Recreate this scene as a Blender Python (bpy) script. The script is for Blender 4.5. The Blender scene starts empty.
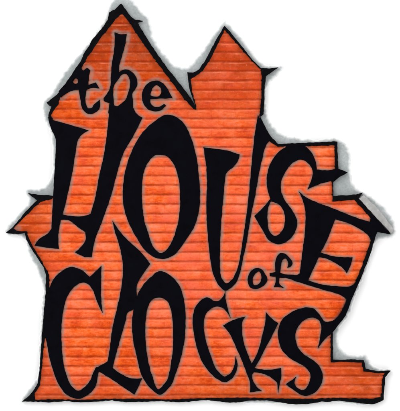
import bpy, bmesh, math, random
from mathutils import Vector, kdtree, noise
from mathutils.geometry import delaunay_2d_cdt
random.seed(7)
U = 0.01                      # one photograph pixel is 1 cm on the sign
CX, CY = 200.0, 205.5
scene = bpy.context.scene
col = scene.collection

# ------------------------------------------------------------------ outlines (x, y[, 1 = corner])
SIL = [(121.3,3.2),(125.6,9.4),(130,15.4),(134.5,19.2),(143,20.6),(137.4,22.3),(143.5,32.5),(151.3,45),(159.5,57),(168.8,69.8),
 (176.5,79.5),(184.5,89.5),(190.3,97.5),(195.6,106.2),(190.2,92),(188.4,82),(187.3,72.2),(193.5,72.4),(199.2,69.2),(204.8,61),(212.6,46),(224.3,25.6),
 (228.2,29.6),(242.8,47.2),(252.8,60),(261,67.8),(268,68.4),(278.6,67.3),(272,71.8),(266,76.2),(264.8,85),(264.5,100),(263.6,114),
 (260.4,116.5),(265.5,127.5),(271,136.6),(278.4,143.9),(300,142.9),(320,142),(337.3,141.3),(338,155),(338.6,168.8),(348,172.6),(339.3,177.3),(333.4,182),
 (333.6,195.8),(345,195.2),(356,194.4),(363,192.6),(358.5,198.2),(373,214.5),(391,234.4),(377.2,232),(375,239),(371.5,251),(367.5,262.5),(361.6,277),(355.6,290),
 (350.6,302.5),(346,315),(339.2,323.8),(333,329.8),(333,345),(333.2,359.9),(340.5,360.3),(352,359.7),(364,360.5),(366.2,369.2),(377.3,371.4),(391,371),
 (385.6,377.4),(384.2,392),(383.8,400.4),(374,404.6),(362,403.6),(350,402),(340.5,400.8),(328,401.8),(320,402.2),(306,404.4),(294,404.4),(284,403.2),(268,400.6),(252,400.6),(240,402.4),(230,402.8),(218,401.4),(205,400.3),(192,401.6),(178,402.4),
 (160,401.2),(145,402),(125,402.2),(112,400.6),(96,401.8),(80,402.4),(64,401.4),(48,402.6),(36,401.8),(21.5,402),(28,396.5),(32.8,391.5),(37.6,383),(39.2,371.5),(40.6,350),(42,330),
 (43.6,312),(45.4,293),(45.8,275.8),(43,266.5),(38.1,259.5),(30.3,247.3),(26.2,240),(24.6,233),(16.5,234.4),(5.6,233),(13.5,226),(24,213.4),(32,204.8),(36.8,200.2),(32.3,196.8),(27,193),(38,194.8),(53.4,195.4),
 (54.8,172),(56,150),(55.8,137.5),(51.2,129),(48.2,120),(48.6,112.5),(51.2,106.8),(46.2,102.8),(52,98.2),(57,94.6),(62.5,87.5),(67.5,80.4),(75.6,68.9),(80.6,61),(83,54.5),(89.2,45),(91.2,41),(98.8,31.4),(103.6,26),(107.4,20),(108.6,12.6),(114.8,9)]
FACE = [(121.9,13.5),(126,18.2),(130,23.5),(137.2,34.5),(145.6,47),(155,60),(164.3,72),(172.5,83),(183.6,98.2),(192.6,107.5),(195.8,110),(196.4,106.5),(192.2,92),(190.8,79.5),(196.3,75.4),(202.5,71.2),(208.8,62),(215.4,49),(224.8,30),
 (240,47.5),(252,61),(260.6,69.5),(261.8,78),(261.2,100),(259.4,116),(261,131),(268,140.5),(277.8,146.6),(300,146.4),(334.6,145.6),(335.2,169.6),(331.2,180),(332.2,184),(332.6,201.5),(354.2,199.8),(363,209.2),(371,218.5),(375.5,229.5),(371.6,239),(365.6,256),(358.4,275),
 (351,292),(343,309),(330.6,330.5),(330.8,362.4),(345,361.8),(361.8,362.8),(363.6,371.2),(377,373.2),(384.4,373.2),(382.2,380),(382,392),(380.4,397.2),(372,398.6),(340,397.8),(310,398.8),(280,398.4),(240,397.8),(205,398.2),(170,399.4),(140,398.8),(112,398.8),(80,399.8),(50,399.2),
 (35.6,399.8),(34.2,394.5),(40,385.5),(41.4,371.5),(43.4,350),(45.6,330),(48,305),(49.4,290),(49,274),(40.4,258.8),(33,247),(28.6,238),(26.6,231.2),(17,231),(13.6,228.4),(22,219.6),(33.6,208.2),(40.5,201.6),(51.7,199.2),(57.5,190),(58.5,140),(53,120.5),(51,115.2),
 (55,108.6),(58.4,104.5),(59.6,98.6),(64.4,92),(70,84.5),(77.4,75),(84,63.5),(87,57),(92,51.2),(100.4,38),(106,31.5),(110.4,26.2),(115,19.6)]
HALO = [(113,-2),(106,13),(97,30),(81,50),(63,72),(48,95),(42,101),(44,120),(50,134),(51.5,150),(49.5,178),(43,187),(24,190.5),(28,200),(20,211),(3,233),(22,238),(27,252),(36,271),(41,284),(40.5,310),(38,350),(36,378),(27,390),(20,401.5),(40,402),(120,401.6),(200,402),
 (290,404.6),(330,402.6),(372,404.8),(384.4,401),(385.4,380),(393,370.4),(380,369),(371.5,364),(368,356.5),(352,355.5),(342.5,350),(338.6,338),(341,329),(349,317),(356,298),(370,264),(377,242),(396,235),(396.4,230),(367,193.4),(358.5,189.4),(353.2,181),(351.4,165),(349.8,149),(344,140.6),(336,137.8),(318,138.8),(298,137),(280,132),(270,120),(267,105),(268.5,85),(279,74),(284,67),
 (264,63.5),(248,45),(232,26),(224.5,19.5),(218,27),(207.5,42),(196,57),(186,66.8),(175,63.6),(163,51.6),(153.4,37),(150,20),(139,7),(130,-3)]
LETTERS = {}
def L(key, label, outer, holes=(), spray=2.6): LETTERS[key] = (label, outer, holes, spray)
L('t','small black letter t of the word the',
 [(79.5,64,1),(83.4,71),(87,68.6),(89.8,70.6,1),(88.4,78),(88,85.3,1),(92,84.2),(95.6,82.8,1),(98.6,88.2,1),(93,87.7),(86.4,89.4,1),(85,98),(85.6,104),(88.2,108.7),(91.4,108.6),(94.6,104.6),(99.4,100.6,1),(99.4,107.5),(94.6,112.6),(88,113.4),(82.6,108),(80.8,99),(79,89.2,1),(71,90.8),(61,97,1),(59,91.5,1),(67.5,82,1),(75,70,1)],
 [[(72.4,80.5),(74.8,78.2),(78,79.4),(78.2,82.8),(75.6,84.4),(73,83)]], 4.2)
L('h','small black letter h of the word the, its foot running into the tall H',
 [(115,33,1),(120.6,34.8),(126.3,34.2,1),(124,48),(121,58),(118.9,66),(118.6,73.4,1),(121.5,71.2),(125.5,69.9),(131.3,72),(135.6,77),(137,82.5),(135.4,88.4),(132.6,92),(132.4,101),(133.4,113,1),(108.6,113,1),(110,103.4,1),(104.2,101,1),(103.8,98.6,1),(110,89),(111.4,76),(112.6,62),(114.6,50)],
 [[(118.6,78.5,1),(121.3,74.8),(125.8,73.6),(129.8,78.5),(130.5,85),(128.2,94),(125.4,100.4),(121,104),(117,106.8),(114,106,1),(113,98),(113.6,86)]], 4.2)
L('e','small black letter e of the word the',
 [(172,98,1),(168.8,92.2),(165,86),(158.8,81.3),(151.3,82),(145,87),(142.5,93.8),(143.2,102),(147.4,108.4),(154,111),(160,110.4),(165.6,105.6,1),(164,104.4,1),(159,107.3),(152.8,106.4),(150.2,103.2),(149.6,99,1),(158,98.4)],
 [[(150.2,95.6),(150.8,91.4),(153,87.2),(156.5,84.8),(160.5,87.5),(161.8,93),(159.4,96.2),(154,97)]], 4.2)
L('H','tall black letter H of the word House, its left stem forming the sign edge',
 [(48,117,1),(51.3,119.3),(61,122.3),(76,126.6),(88.8,130.4,1),(80.5,136.2),(77.4,142),(75.8,151),(72.4,172.5),(67.5,195),(64.5,208),(62.6,214.2,1),(70.5,215.8),(84.5,215.8),(90.6,213.8,1),(94.8,199),(99.8,173),(104.8,150),(107.6,128),(109.4,110,1),(118,106,1),(133.4,108,1),(137,114),(142.4,117.8,1),(137.5,128),(133.6,135.4),(123.8,152.5),(117.3,172.5),(113.4,187.5),(108.6,203),(102.2,221),(95,240),(91.6,257.4,1),(84.5,257,1),(75,252.4,1),(81,247),(85.2,240.8),(85.4,232.4,1),(77.3,226.6),(68,220.2),(61,220,1),(58.5,234),(58.9,249,1),(44.3,247.2),(34.4,245.6,1),(39,239.2),(47.8,233.3),(51.4,228.6,1),(52.2,215),(53.2,196),(54.4,172),(55.8,150),(55.4,138),(51.2,129)])
L('O','great black oval letter O of the word House',
 [(166.3,114.7),(155,121),(142.6,132.5),(131.4,152),(125,172.5),(122.8,190),(123.7,206),(127.6,220),(135.2,235.5),(146,251),(155,257.6),(163,259),(172.8,255.6),(185.2,241),(194,227),(198.6,213),(200,198),(198.8,175),(196,155),(191,137.5),(182.8,122.5),(174,116)],
 [[(161.3,155),(155,155.6),(149.6,160.5),(144,171.5),(142,187),(142.2,202),(144,218),(148.8,235),(155,249),(160.5,253),(165,251),(170.4,244),(176,230),(179.4,213),(180.1,198),(178.2,177.5),(171.6,161),(166.8,156.5)]])
L('U','tall black letter U of the word House with a pointed right stem',
 [(203.4,147.3,1),(213,148.6),(222,149.6),(232.5,152),(239.7,154.6,1),(237.8,161.5),(232.5,167.7),(226.6,173),(224.7,182.5),(223.2,200),(221,225),(220,250),(220.2,268),(222,279),(226.5,283.2),(231.5,280),(236.2,272),(240.3,255),(243.8,233),(247.3,208),(249.8,183),(252.4,155),(254.6,135),(258,115,1),(264.8,128),(271.8,138,1),(266,146),(262,160),(258.2,178),(255.2,195),(251.4,213),(247.4,237.5),(243.8,255),(239.8,273),(235,284),(229.6,289),(225.4,290.6),(219.2,285.6),(213.6,275),(209.8,256),(207.4,230),(206.2,205),(207,183),(206,165)])
L('S','black curling letter S of the word House with a spike at its upper right',
 [(297,144.6,1),(302.5,144.8),(311,152),(315.4,161),(316.6,169.4,1),(327,170.4),(338,169),(347.8,172.6,1),(339.3,176.8),(332,180.6),(320,184),(307.4,189.4,1),(311.2,180),(312.6,172),(308.4,163.6),(301,159.6),(292.6,163),(285.6,171.6),(281.4,181),(281,189.5),(284.6,199.6),(292.6,211),(297,221),(294.8,232.5),(287.5,241),(278,244.2),(269.3,240.6),(263,230.8),(254.2,216,1),(262.6,208),(270.2,199,1),(267.4,189.5),(267,175.5),(271.2,161.8),(278.5,152),(286.6,146.6,1)],
 [[(270.8,201.6,1),(279,204.7),(284,212.4),(285,220.8),(282.4,230),(275,236),(269.6,231.4),(267.5,219),(268,208)]])
L('E','black slanting letter E of the word House reaching the right roof',
 [(298.6,191,1),(305,196.6),(317.5,202.6),(333.8,208.6),(346,213.6),(358,218.2),(369.6,221.6,1),(371,217.5,1),(380.6,224),(390.8,234.3,1),(377.2,232,1),(373.8,240.6,1),(371,240.5,1),(367.6,235),(359,228.6),(351,224.4),(335,219.4,1),(331,230),(327.4,239.2),(320.6,252.4,1),(333.8,256.2),(344,257.2),(352.6,257.2,1),(350,266.5),(346.6,273.2,1),(342,267.4),(334,262.4),(323.4,257.8),(318.6,257.4,1),(313,269.4),(308.2,280.2,1),(321.5,284.3),(336,286),(351.3,285.6),(358.6,280,1),(361.8,276.4,1),(355.6,290.4,1),(350,303,1),(343,296.6),(325,290.3),(307.5,285),(290,279.2),(285,277.4,1),(294,276.4),(299.6,273.4,1),(302.2,253),(305,230),(305.2,211),(302.6,200)])
L('o','small black letter o of the word of',
 [(257,268.4),(251.4,271),(248.6,276),(248.4,283),(251,287.4),(255.4,288.8),(261,286.8),(265.2,283.6),(267,279.4),(265,274.6),(262,270.2)],
 [[(259,270.8),(256,272.4),(253.4,276),(252.2,281.4),(253.6,284.8),(256.6,285.2),(259.6,283.4),(261.4,279.8),(261.2,274.4)]], 3.6)
L('f','small black letter f of the word of',
 [(280,253.6),(285,254.2),(289,257.6),(292,263.2),(290.6,266.2),(287.8,267.2,1),(288.4,262.6),(285.4,258),(282.2,260),(280.6,265.5),(279.8,272.8,1),(285,274.6,1),(297.5,275.6,1),(297.5,277,1),(284,277.4,1),(279.6,277.2,1),(278.8,283.2),(283,287.4,1),(278.4,286.8),(274.4,286.6,1),(276,281),(275.9,276.6,1),(270,275.8,1),(270,273.6,1),(275.6,272.2,1),(275.6,263),(277,256.8)], (), 4)
L('C','tall narrow black letter C opening the word Clocks at the sign edge',
 [(101.4,265.6,1),(101.2,278),(101,293),(102.6,313,1),(99,306),(96.2,299),(92,288.5),(87.8,284),(83,282.4),(75,286.4),(67.6,296),(63,312.5),(61.4,330),(61.7,345),(63,360),(66.4,374.5),(72,386.4),(78,390.6),(85,386.6),(90.6,379.4),(93.6,371.4),(96.8,366.4,1),(99.4,369.5,1),(97.9,376),(95.6,386),(88.6,394.2),(78,398.6),(67.5,395),(60,386.4),(53.6,371.5),(48.8,354.5),(45.8,339),(43.4,334,1),(44,318),(46.2,303),(49,289.5),(53,280),(61.5,271.2),(72,266.8),(80.8,269.6),(89.4,276.8,1),(95,272)])
L('L','black letter L of the word Clocks with a wedge foot',
 [(112.4,220.4,1),(117,227.6),(127.5,239.8),(141.5,252.8),(150.2,263.8,1),(142.8,274.5),(137.4,284),(136.6,293,1),(137,306,1),(132.4,310,1),(128.6,312),(125,323.5),(119,343.5),(115.2,357.5),(112.6,367.6,1),(120,373.2),(133.6,378.6),(142,378,1),(138.8,386),(134.4,394.4,1),(124,387.4),(112.5,379.6),(98.4,371,1),(95,367.8,1),(102,364.6),(107.4,361.4,1),(109.6,350),(111.2,336),(113,325),(117.6,306),(121.2,288),(123,270),(121.2,253),(118,241.5),(114.6,230.5)])
L('O2','black oval letter O of the word Clocks',
 [(159.4,271),(150.4,277.2),(142,286.6),(136.6,297),(133.4,311),(132,325),(133.4,341),(137.6,360),(142.4,376.6),(150,387.4),(160,394.4),(169.6,387),(176.2,372),(181.2,356),(184.6,340),(185.6,322),(184.6,304),(180,287),(172.4,277)],
 [[(158.8,297.4),(152.4,299.6),(148,307),(145.8,319),(145.3,334),(147.4,356),(152,375),(158.6,389),(165.6,382),(170.8,364),(173,343),(172.8,325),(171.2,311),(167,301)]])
L('C2','black letter C in the middle of the word Clocks',
 [(225.4,291,1),(225.6,298),(227.2,306),(230.6,318.5,1),(226.4,311.5),(222.6,308),(217,306.4),(210,309.4),(205.4,315),(203.8,324),(205.6,339),(210.8,355.5),(217.4,370.4),(225,376.2),(230.4,373.2),(234,366),(235.4,356,1),(237.4,364),(236,372),(231.4,378.6),(225,382),(218,379.4),(211,373.6),(203.4,363.8),(197.6,350),(193.8,333),(192.8,317),(196.6,304.8),(207.2,297.4),(213,300.4,1),(218.8,300.6),(222.6,297)])
L('K','black letter K of the word Clocks with splayed arms',
 [(223,325.6,1),(233,320),(245.6,316.4,1),(242.6,321),(242,327),(243.2,340),(247,352),(251.6,363.4,1),(254.6,358.6),(258.4,350),(262,336),(265.4,320),(265.8,311.8,1),(271,317.8),(278.2,323,1),(272.4,335),(265.4,348),(257.6,363),(254.6,368,1),(262,369.4),(280.8,367.8,1),(281.4,376),(279.8,383),(278,393,1),(277,382.6,1),(267.5,375.2),(254,372,1),(252,375.4),(253,380.4),(256.6,386.4),(261.8,390.6,1),(255.6,391.4),(249.8,392.2,1),(250.2,384.5),(246,371.2),(240.8,358.2),(235.8,347),(230,334.4)])
L('S2','black curling letter S closing the word Clocks, its tail joining the sign edge',
 [(307.6,307.2),(300,308.4),(290.4,312.8),(282.4,319.2),(278.2,330),(279,342),(283.6,352.2),(293.8,360.4),(304.4,366.4),(310,373.4),(309.4,382),(302.6,390),(296.2,386.8,1),(294.6,382),(296.2,376.6,1),(291,380.6),(285.6,384,1),(291,388),(296.6,392),(304.4,395.6),(313.6,393),(320,386),(322.8,377),(320.4,368),(313,360),(304.6,354.8),(297.4,346),(295.4,335),(298.8,325.6),(305.4,319.4),(312.8,317.6),(319,320.4),(321.2,327.4),(320,337),(317.8,348.4,1),(324.4,339.6),(332.4,332.4,1),(338.6,324.6),(345,316),(350.6,302.4,1),(346.6,299.6,1),(343,308.6),(338.4,316),(332,320.8),(325,321.4),(319.4,314.2),(313.6,308.6)])

# ------------------------------------------------------------------ geometry helpers
def rough(p, amp, seed):
    n1 = noise.noise(Vector((p[0]*.3, p[1]*.3, seed))); n2 = noise.noise(Vector((p[0]*.3, p[1]*.3, seed+31)))
    return (p[0]+n1*amp, p[1]+n2*amp)
def sample(pts, step=1.1, straight=False, amp=0.55, seed=0.0):
    n = len(pts); out = []
    for i in range(n):
        p0, p1, p2, p3 = pts[i-1], pts[i], pts[(i+1) % n], pts[(i+2) % n]
        c1 = straight or len(p1) > 2; c2 = straight or len(p2) > 2
        P1 = Vector(p1[:2]); P2 = Vector(p2[:2]); d = (P2-P1).length
        if d < 1e-6: continue
        def tan(a, b, c):
            a, b, c = Vector(a[:2]), Vector(b[:2]), Vector(c[:2])
            l1 = max((b-a).length, .01); l2 = max((c-b).length, .01)
            t = ((b-a)/l1*l2 + (c-b)/l2*l1)/(l1+l2)
            return t*d
        m1 = (P2-P1) if c1 else tan(p0, p1, p2)
        m2 = (P2-P1) if c2 else tan(p1, p2, p3)
        if c1 and not c2: m1 = 1.5*(P2-P1)-.5*m2
        if c2 and not c1: m2 = 1.5*(P2-P1)-.5*m1
        k = max(1, int(round(d/step)))
        for j in range(k):
            t = j/k
            q = (2*t**3-3*t*t+1)*P1+(t**3-2*t*t+t)*m1+(-2*t**3+3*t*t)*P2+(t**3-t*t)*m2
            out.append(rough(q, amp, seed))
    return out
def world(p): return ((p[0]-CX)*U, (CY-p[1])*U)
def slab(name, loops, back, front, bevel, mat, parent, grow=0.0):
    """solid plate cut to the loops, standing from 'back' to 'front' pixels off the backdrop"""
    cu = bpy.data.curves.new(name, 'CURVE'); cu.dimensions = '2D'; cu.fill_mode = 'BOTH'
    for lp in loops:
        sp = cu.splines.new('POLY'); sp.points.add(len(lp)-1); sp.use_cyclic_u = True
        for q, p in zip(sp.points, lp):
            x, z = world(p); q.co = (x, z, 0, 1)
    h = (front-back)*U/2
    cu.bevel_depth = bevel*U; cu.bevel_resolution = 2; cu.extrude = h-bevel*U; cu.offset = (grow-bevel)*U
    tmp = bpy.data.objects.new('tmp', cu); col.objects.link(tmp)
    dg = bpy.context.evaluated_depsgraph_get(); dg.update()
    me = bpy.data.meshes.new_from_object(tmp.evaluated_get(dg)); me.name = name
    bpy.data.objects.remove(tmp); bpy.data.curves.remove(cu)
    for v in me.vertices:
        x, y, z = v.co; v.co = (x, -((front+back)/2*U+z), y)
    me.materials.clear(); me.materials.append(mat)
    o = bpy.data.objects.new(name, me); col.objects.link(o); o.parent = parent
    return o

# ------------------------------------------------------------------ node helper
def new_mat(name):
    m = bpy.data.materials.new(name); m.use_nodes = True
    nt = m.node_tree; return m, nt, nt.nodes['Principled BSDF']
class G:
    def __init__(s, nt): s.nt = nt
    def n(s, t, **kw):
        nd = s.nt.nodes.new(t)
        for k, v in kw.items():
            if k.startswith('i_'):
                nd.inputs[k[2:].replace('_', ' ')].default_value = v
            else: setattr(nd, k, v)
        return nd
    def l(s, a, b): s.nt.links.new(a, b)
    def val(s, sock, v):
        if hasattr(v, 'is_output'): s.l(v, sock)
        else: sock.default_value = v
    def m(s, op, a, b=0.0, c=0.0, clamp=False):
        nd = s.n('ShaderNodeMath', operation=op); nd.use_clamp = clamp
        s.val(nd.inputs[0], a); s.val(nd.inputs[1], b); s.val(nd.inputs[2], c); return nd.outputs[0]
    def mix(s, f, a, b, mode='MIX'):
        nd = s.n('ShaderNodeMix', data_type='RGBA', blend_type=mode)
        s.val(nd.inputs[0], f); s.val(nd.inputs[6], a); s.val(nd.inputs[7], b); return nd.outputs[2]
    def ramp(s, f, stops):
        nd = s.n('ShaderNodeValToRGB'); s.l(f, nd.inputs[0]); e = nd.color_ramp.elements
        while len(e) < len(stops): e.new(.5)
        for q, (p, c) in zip(e, stops):
            q.position = p; q.color = c if len(c) == 4 else (*c, 1)
        return nd.outputs[0]
    def noise(s, vec, scale, detail=3, rough=.6):
        nd = s.n('ShaderNodeTexNoise'); s.l(vec, nd.inputs['Vector'])
        nd.inputs['Scale'].default_value = scale; nd.inputs['Detail'].default_value = detail; nd.inputs['Roughness'].default_value = rough
        return nd.outputs[0]
    def maprange(s, v, a, b, c=0., d=1.):
        nd = s.n('ShaderNodeMapRange'); s.val(nd.inputs[0], v)
        for i, x in enumerate((a, b, c, d)): nd.inputs[i+1].default_value = x
        return nd.outputs[0]
    def vec(s, x, y, z):
        nd = s.n('ShaderNodeCombineXYZ'); s.val(nd.inputs[0], x); s.val(nd.inputs[1], y); s.val(nd.inputs[2], z); return nd.outputs[0]

COURSE = 9.52*U; Z0 = (CY-42.3)*U           # height of a brick course; one joint lies at y = 42.3 px
# black enamel
mblack, nt, b = new_mat('black_enamel'); g = G(nt)
tc = g.n('ShaderNodeTexCoord').outputs['Object']
f = g.noise(tc, 9, 4)
g.l(g.ramp(f, [(.35, (.0002,.0002,.0012)), (.7, (.0006,.0007,.0030))]), b.inputs['Base Color'])
b.inputs['Roughness'].default_value = .62; b.inputs['Specular IOR Level'].default_value = .035
bp = g.n('ShaderNodeBump'); bp.inputs['Strength'].default_value = .35; bp.inputs['Distance'].default_value = .004
g.l(g.noise(tc, 45, 4), bp.inputs['Height']); g.l(bp.outputs[0], b.inputs['Normal'])
# scorched black edging (slightly browner, dustier)
medge, nt, b = new_mat('black_edging'); g = G(nt)
tc = g.n('ShaderNodeTexCoord').outputs['Object']
g.l(g.ramp(g.noise(tc, 14, 5, .7), [(.3, (.0012,.0012,.0025)), (.6, (.003,.003,.004)), (.8, (.012,.009,.008))]), b.inputs['Base Color'])
b.inputs['Roughness'].default_value = .8; b.inputs['Specular IOR Level'].default_value = .04
# added halo board: soft shadow round the sign put into its grey colour
mhalo, nt, b = new_mat('halo_grey'); g = G(nt)
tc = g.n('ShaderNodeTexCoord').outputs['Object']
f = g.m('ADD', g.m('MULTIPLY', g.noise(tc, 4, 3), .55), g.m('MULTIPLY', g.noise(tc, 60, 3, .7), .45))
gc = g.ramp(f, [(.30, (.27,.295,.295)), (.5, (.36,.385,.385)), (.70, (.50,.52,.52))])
wa = g.n('ShaderNodeAttribute', attribute_name='halo_fade').outputs['Fac']
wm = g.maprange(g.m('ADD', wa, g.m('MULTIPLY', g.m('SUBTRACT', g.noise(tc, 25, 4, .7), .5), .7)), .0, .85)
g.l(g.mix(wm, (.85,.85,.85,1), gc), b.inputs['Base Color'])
b.inputs['Roughness'].default_value = .9; b.inputs['Specular IOR Level'].default_value = .1
bp = g.n('ShaderNodeBump'); bp.inputs['Strength'].default_value = .3; bp.inputs['Distance'].default_value = .003
g.l(g.noise(tc, 60, 3), bp.inputs['Height']); g.l(bp.outputs[0], b.inputs['Normal'])
# pale plank
mplank, nt, b = new_mat('weathered_plank'); g = G(nt)
tc = g.n('ShaderNodeTexCoord').outputs['Object']
g.l(g.ramp(g.noise(tc, 22, 4, .7), [(.3, (.26,.26,.255)), (.55, (.34,.335,.325)), (.75, (.44,.44,.43))]), b.inputs['Base Color'])
b.inputs['Roughness'].default_value = .85
# white backdrop
mwall, nt, b = new_mat('white_plaster'); g = G(nt)
tc = g.n('ShaderNodeTexCoord').outputs['Object']
g.l(g.ramp(g.noise(tc, 3, 3), [(.3, (.84,.84,.84)), (.7, (.87,.87,.87))]), b.inputs['Base Color'])
b.inputs['Roughness'].default_value = .9; b.inputs['Specular IOR Level'].default_value = .1
# brick
mbrick, nt, b = new_mat('orange_brick'); g = G(nt)
tc = g.n('ShaderNodeTexCoord').outputs['Object']
sx = g.n('ShaderNodeSeparateXYZ'); g.l(tc, sx.inputs[0]); X, Y, Z = sx.outputs
wob = g.m('MULTIPLY', g.m('SUBTRACT', g.noise(g.vec(X, 0.0, Z), 3.5, 3), .5), .022)
ZZ = g.m('ADD', g.m('SUBTRACT', Z, Z0), wob)
br = g.n('ShaderNodeTexBrick'); br.offset = .5; br.squash = 1
g.l(g.vec(g.m('ADD', X, g.m('MULTIPLY', wob, 2.)), ZZ, 0.), br.inputs['Vector'])
br.inputs['Color1'].default_value = (0,0,0,1); br.inputs['Color2'].default_value = (1,1,1,1); br.inputs['Mortar'].default_value = (.5,.5,.5,1)
br.inputs['Scale'].default_value = 1; br.inputs['Mortar Size'].default_value = .006; br.inputs['Mortar Smooth'].default_value = .6
br.inputs['Brick Width'].default_value = .235; br.inputs['Row Height'].default_value = COURSE
tone = g.m('ADD', g.m('ADD', g.m('MULTIPLY', br.outputs[0], .13), g.m('MULTIPLY', g.noise(g.vec(X, 0., g.m('MULTIPLY', Z, 1.7)), 3.8, 5, .66), .85)),
           g.m('MULTIPLY', g.noise(g.vec(X, 0., g.m('MULTIPLY', Z, 3.)), 15, 5, .8), .85))
tone = g.m('ADD', g.m('MULTIPLY', g.m('SUBTRACT', tone, .915), 1.5), .545)
colr = g.ramp(tone, [(.20, (.40,.030,.002)), (.38, (.62,.060,.003)), (.52, (.76,.105,.012)), (.64, (.80,.145,.034)), (.80, (.82,.21,.10))])
# pinker, paler bricks around the middle and foot; deeper rusty red in the two gables
pink = g.maprange(g.noise(g.vec(X, 3., Z), 1.5, 3), .42, .66)
colr = g.mix(g.m('MULTIPLY', pink, .5), colr, (.80,.115,.072,1))
gab = g.m('MULTIPLY', g.maprange(Z, .65, 1.45), g.maprange(g.noise(g.vec(X, 9., Z), 6, 4, .7), .35, .6, .45, 1.))
colr = g.mix(g.m('MULTIPLY', gab, .95), colr, (.34,.034,.003,1))
ln = g.maprange(g.noise(g.vec(X, 15., g.m('MULTIPLY', Z, 2.)), 5, 4, .7), .35, .6, .35, 1.)
lowr = g.m('MULTIPLY', ln, g.m('MAXIMUM', g.m('MULTIPLY', g.maprange(X, .9, 1.6), g.maprange(Z, -1.0, -1.5)), g.m('MAXIMUM', g.m('MULTIPLY', g.maprange(Z, -1.60, -1.88), .75), g.maprange(X, -1.35, -1.65))))
colr = g.mix(g.m('MULTIPLY', lowr, .85), colr, (.38,.045,.006,1))
pk = g.m('MULTIPLY', g.m('MULTIPLY', g.maprange(Z, 1.15, 1.75), g.maprange(X, -.25, -.45)), g.maprange(g.noise(g.vec(X, 25., Z), 9, 4, .7), .35, .6, .3, 1.))
colr = g.mix(g.m('MULTIPLY', pk, .8), colr, (.20,.022,.004,1))
mid = g.m('MULTIPLY', g.maprange(g.m('SQRT', g.m('ADD', g.m('MULTIPLY', X, X), g.m('POWER', g.m('ABSOLUTE', g.m('ADD', Z, .4)), 2.))), 1.5, .5), g.maprange(g.noise(g.vec(X, 27., Z), 5, 4, .7), .38, .6))
colr = g.mix(g.m('MULTIPLY', mid, .5), colr, (.82,.15,.095,1))
# joints
fr = g.m('FRACT', g.m('DIVIDE', ZZ, COURSE))
dj = g.m('MINIMUM', fr, g.m('SUBTRACT', 1., fr))
jn = g.maprange(g.noise(g.vec(X, 5., g.m('MULTIPLY', Z, 2.)), 6, 4, .7), .30, .62, .25, 1.)
joint = g.m('MULTIPLY', g.maprange(dj, .17, .03), jn)
lip = g.m('MULTIPLY', g.maprange(g.m('ABSOLUTE', g.m('SUBTRACT', fr, .80)), .12, .0), g.maprange(g.noise(g.vec(X, 7., Z), 7, 4), .4, .62))  # pale top edge of each course, a highlight painted into the colour
colr = g.mix(g.m('MULTIPLY', lip, .6), colr, (.84,.22,.11,1))
# thin drag lines inside the bricks
fr2 = g.m('FRACT', g.m('DIVIDE', g.m('ADD', ZZ, .051), COURSE))
drag = g.m('MULTIPLY', g.maprange(g.m('ABSOLUTE', g.m('SUBTRACT', fr2, .5)), .07, .0), g.maprange(g.noise(g.vec(X, 11., Z), 4, 3), .5, .65))
colr = g.mix(g.m('MULTIPLY', g.m('MULTIPLY', g.maprange(fr, .60, .12), g.maprange(g.noise(g.vec(X, 17., Z), 6, 3, .6), .35, .6, .3, 1.)), .55), colr, (.52,.042,.002,1))  # lower part of each course darkened, shading put into the colour
colr = g.mix(g.m('MULTIPLY', drag, .3), colr, (.50,.08,.02,1))
colr = g.mix(g.m('MULTIPLY', br.outputs['Fac'], .10), colr, (.36,.06,.02,1))
colr = g.mix(g.m('MULTIPLY', joint, .72), colr, (.26,.020,.003,1))
spk = g.maprange(g.noise(tc, 42, 4, .75), .57, .72)
colr = g.mix(g.m('MULTIPLY', spk, .4), colr, (.16,.03,.012,1))
spl = g.maprange(g.noise(g.vec(X, 21., Z), 38, 4, .75), .58, .72)
colr = g.mix(g.m('MULTIPLY', spl, .3), colr, (.80,.33,.20,1))
# pale chalky paint line left round the letters, dusty soot by the edging
at = g.n('ShaderNodeAttribute', attribute_name='chalk')
chn = g.maprange(g.noise(g.vec(X, 13., Z), 11, 4, .7),   .34, .58, .30, 1.)
colr = g.mix(g.m('MULTIPLY', g.m('MULTIPLY', at.outputs['Fac'], chn), .95), colr, (.29,.185,.145,1))
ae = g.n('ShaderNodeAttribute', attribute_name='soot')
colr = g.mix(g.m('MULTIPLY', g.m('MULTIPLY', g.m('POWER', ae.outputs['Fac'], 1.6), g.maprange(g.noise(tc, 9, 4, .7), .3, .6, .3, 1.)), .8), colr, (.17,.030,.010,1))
g.l(colr, b.inputs['Base Color'])
b.inputs['Roughness'].default_value = .9; b.inputs['Specular IOR Level'].default_value = .04
bp = g.n('ShaderNodeBump'); bp.inputs['Strength'].default_value = .8; bp.inputs['Distance'].default_value = .008
hgt = g.m('SUBTRACT', g.m('MULTIPLY', g.noise(tc, 30, 5, .7), .8), g.m('MULTIPLY', br.outputs['Fac'], .15))
g.l(hgt, bp.inputs['Height']); g.l(bp.outputs[0], b.inputs['Normal'])

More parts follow.
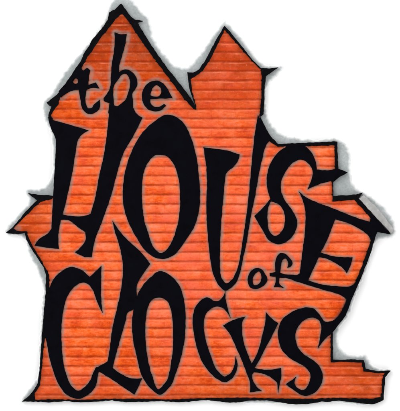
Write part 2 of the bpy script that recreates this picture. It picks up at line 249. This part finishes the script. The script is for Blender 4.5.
# ------------------------------------------------------------------ the sign
sign = bpy.data.objects.new('shop_sign', None); col.objects.link(sign)
sign['label'] = 'orange brick sign shaped like a crooked gabled house with black lettering on a white backdrop'
sign['category'] = 'sign'
Z_BACK, Z_EDGE, Z_FACE, Z_LET = 1.6, 7.0, 8.2, 9.6
bl = sample(HALO, 1.5, False, 1.6, 3.)
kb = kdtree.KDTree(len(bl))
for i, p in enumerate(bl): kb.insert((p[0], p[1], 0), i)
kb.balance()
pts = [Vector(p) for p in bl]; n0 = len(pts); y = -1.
while y < 406:
    xs = []; j = len(bl)-1
    for i in range(len(bl)):
        (xi, yi), (xj, yj) = bl[i], bl[j]
        if (yi > y) != (yj > y): xs.append((xj-xi)*(y-yi)/(yj-yi)+xi)
        j = i
    xs.sort()
    for a, c in zip(xs[::2], xs[1::2]):
        x = math.floor(a/1.7)*1.7+.8
        while x < c-.6:
            if x > a+.6: pts.append(Vector((x+random.uniform(-.2, .2), y)))
            x += 1.7
    y += 1.7
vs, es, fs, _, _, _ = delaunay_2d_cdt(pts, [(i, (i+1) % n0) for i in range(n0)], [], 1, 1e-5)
V = []; F = []; halo_fade = []
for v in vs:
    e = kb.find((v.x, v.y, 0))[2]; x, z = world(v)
    V.append((x, -(.08+.9*(1-math.exp(-e/3.0)))*U, z)); halo_fade.append(min(1., e/3.6))  # colour fades to white at the rim, imitating a soft shadow edge
for f in fs:
    a, b_, c = [vs[i] for i in f[:3]]
    F.append(tuple(f) if (b_.x-a.x)*(c.y-a.y)-(b_.y-a.y)*(c.x-a.x) < 0 else tuple(reversed(f)))
cnt = {(f[i], f[(i+1) % len(f)]) for f in F for i in range(len(f))}
bkv = {}
for e in [e for e in cnt if (e[1], e[0]) not in cnt]:
    for i in e:
        if i not in bkv: bkv[i] = len(V); V.append((V[i][0], .0005, V[i][2])); halo_fade.append(0.)
    F.append((e[1], e[0], bkv[e[0]], bkv[e[1]]))
me = bpy.data.meshes.new('halo_board'); me.from_pydata(V, [], F); me.update(); me.shade_smooth()
me.attributes.new('halo_fade', 'FLOAT', 'POINT').data.foreach_set('value', halo_fade)
me.materials.append(mhalo); bk = bpy.data.objects.new('halo_board', me); col.objects.link(bk); bk.parent = sign
ed = slab('edging', [sample(SIL, 1.3, True, .55, 5.)], Z_BACK-.3, Z_EDGE, .45, medge, sign)
pl = slab('bargeboard', [sample([(359,198.6),(364,195),(379,209.6),(394.6,230),(391,233.6),(374.5,215.5)], 1.3, True, .6, 8.)], Z_BACK+.1, Z_EDGE+.7, .4, mplank, sign)
pl['label'] = 'pale weathered board along the right roof slope'
# letters
kd_pts = []
for k, (key, (label, outer, holes, spray)) in enumerate(LETTERS.items()):
    loops = [sample(outer, 1.0, False, .35, k*3.7)] + [sample(h, 1.0, False, .4, k*3.7+1) for h in holes]
    o = slab('letter', loops, Z_EDGE-.2-.011*k, Z_LET+.035*k, .35, mblack, sign, .4 if spray > 3 else 0.)
    o['label'] = label
    for lp in loops: kd_pts += [(p, spray) for p in lp]
kd = kdtree.KDTree(len(kd_pts))
for i, (p, s) in enumerate(kd_pts): kd.insert((p[0], p[1], 0), i)
kd.balance()
# brick face: a relief mesh with raked joints, one row of points per moulding line
fl = sample(FACE, 1.2, True, .6, 12.)
ks = kdtree.KDTree(len(fl))
for i, p in enumerate(fl): ks.insert((p[0], p[1], 0), i)
ks.balance()
def inside(x, y, poly=fl):
    c = False; j = len(poly)-1
    for i in range(len(poly)):
        xi, yi = poly[i]; xj, yj = poly[j]
        if (yi > y) != (yj > y) and x < (xj-xi)*(y-yi)/(yj-yi)+xi: c = not c
        j = i
    return c
pts = [Vector(p) for p in fl]; n0 = len(pts)
row = 42.3-9.52*5
rows = []
while row < 402:
    for t in (-.55, 0, .55, 1.1, 2.3, 3.6, 4.9, 6.2, 7.4, 8.4): rows.append(row+t)
    row += 9.52
for y in rows:
    if not 12 < y < 401: continue
    xs = []; j = len(fl)-1
    for i in range(len(fl)):
        (xi, yi), (xj, yj) = fl[i], fl[j]
        if (yi > y) != (yj > y): xs.append((xj-xi)*(y-yi)/(yj-yi)+xi)
        j = i
    xs.sort()
    for a, c in zip(xs[::2], xs[1::2]):
        x = math.floor(a/1.6)*1.6+.8
        while x < c-.5:
            if x > a+.5: pts.append(Vector((x, y+noise.noise(Vector((x*.035, y*.02, 4)))*.7)))
            x += 1.6
edges = [(i, (i+1) % n0) for i in range(n0)]
vs, es, fs, _, _, _ = delaunay_2d_cdt(pts, edges, [], 1, 1e-5)
def depth(x, y):
    t = ((y-noise.noise(Vector((x*.035, y*.02, 4)))*.7-42.3) / 9.52) % 1
    d = min(t, 1-t)*9.52
    j = max(0, 1-max(0, d-.25)/.85)
    e = ks.find((x, y, 0))[2]
    return Z_FACE - .75*j - .9*max(0, 1-e/.9) + .22*noise.noise(Vector((x*.13, y*.25, 2)))
me = bpy.data.meshes.new('brick_face')
nv = len(vs); V = []; F = []; chalk = []; soot = []
for v in vs:
    x, z = world(v); V.append((x, -depth(v.x, v.y)*U, z))
    _, i, d = kd.find((v.x-.7, v.y-.15, 0)); s = kd_pts[i][1]*1.15; q = math.hypot(v.x-16.5, (v.y-228)*1.2)
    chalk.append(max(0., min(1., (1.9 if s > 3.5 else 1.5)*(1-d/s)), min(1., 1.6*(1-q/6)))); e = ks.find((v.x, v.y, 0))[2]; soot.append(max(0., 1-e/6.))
for f in fs:
    a, b_, c = [vs[i] for i in f[:3]]
    cr = (b_.x-a.x)*(c.y-a.y)-(b_.y-a.y)*(c.x-a.x)
    F.append(tuple(f) if cr < 0 else tuple(reversed(f)))
F = [tuple(reversed(f)) if False else f for f in F]
# side wall back to the edging plate
cnt = {}
for f in F:
    for i in range(len(f)):
        e = (f[i], f[(i+1) % len(f)]); cnt[e] = 1
rim = [e for e in cnt if (e[1], e[0]) not in cnt]
bkv = {}
for e in rim:
    for i in e:
        if i not in bkv:
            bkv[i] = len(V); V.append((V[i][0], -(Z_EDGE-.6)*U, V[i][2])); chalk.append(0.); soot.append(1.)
for a, c in rim: F.append((c, a, bkv[a], bkv[c]))
me.from_pydata(V, [], F); me.update()
for nm, arr in (('chalk', chalk), ('soot', soot)):
    at_ = me.attributes.new(nm, 'FLOAT', 'POINT'); at_.data.foreach_set('value', arr)
me.shade_smooth()
me.materials.append(mbrick)
face = bpy.data.objects.new('brick_face', me); col.objects.link(face); face.parent = sign
# ------------------------------------------------------------------ backdrop
bm = bmesh.new()
vv = [bm.verts.new(p) for p in ((-9,0,-9),(9,0,-9),(9,0,9),(-9,0,9),(-9,.1,-9),(9,.1,-9),(9,.1,9),(-9,.1,9))]
for q in ((0,1,2,3),(7,6,5,4),(4,5,1,0),(5,6,2,1),(6,7,3,2),(7,4,0,3)): bm.faces.new([vv[i] for i in q])
me = bpy.data.meshes.new('backdrop'); bm.to_mesh(me); bm.free(); me.materials.append(mwall)
bd = bpy.data.objects.new('backdrop', me); col.objects.link(bd); bd['kind'] = 'structure'

# ------------------------------------------------------------------ light
w = bpy.data.worlds.new('World'); scene.world = w; w.use_nodes = True
w.node_tree.nodes['Background'].inputs[0].default_value = (1, 1, 1, 1)
w.node_tree.nodes['Background'].inputs[1].default_value = 1.1
def lamp(name, loc, size, power):
    l = bpy.data.lights.new(name, 'AREA'); l.shape = 'SQUARE'; l.size = size; l.energy = power
    o = bpy.data.objects.new(name, l); col.objects.link(o); o.location = loc
    o.rotation_euler = (Vector((0, 0, 0))-Vector(loc)).to_track_quat('-Z', 'Y').to_euler()
lamp('softbox', (-5, -13, 4), 9.0, 760)
cam = bpy.data.cameras.new('camera'); co = bpy.data.objects.new('camera', cam); col.objects.link(co)
D = 18.0
co.location = (0, -D-Z_FACE*U, 0); co.rotation_euler = (math.pi/2, 0, 0)
cam.sensor_fit = 'HORIZONTAL'; cam.sensor_width = 36; cam.lens = 36*D/4.0; cam.clip_end = 200
scene.camera = co
scene.view_settings.view_transform = 'Standard'; scene.view_settings.look = 'None'
scene.view_settings.exposure = 0; scene.view_settings.gamma = 1
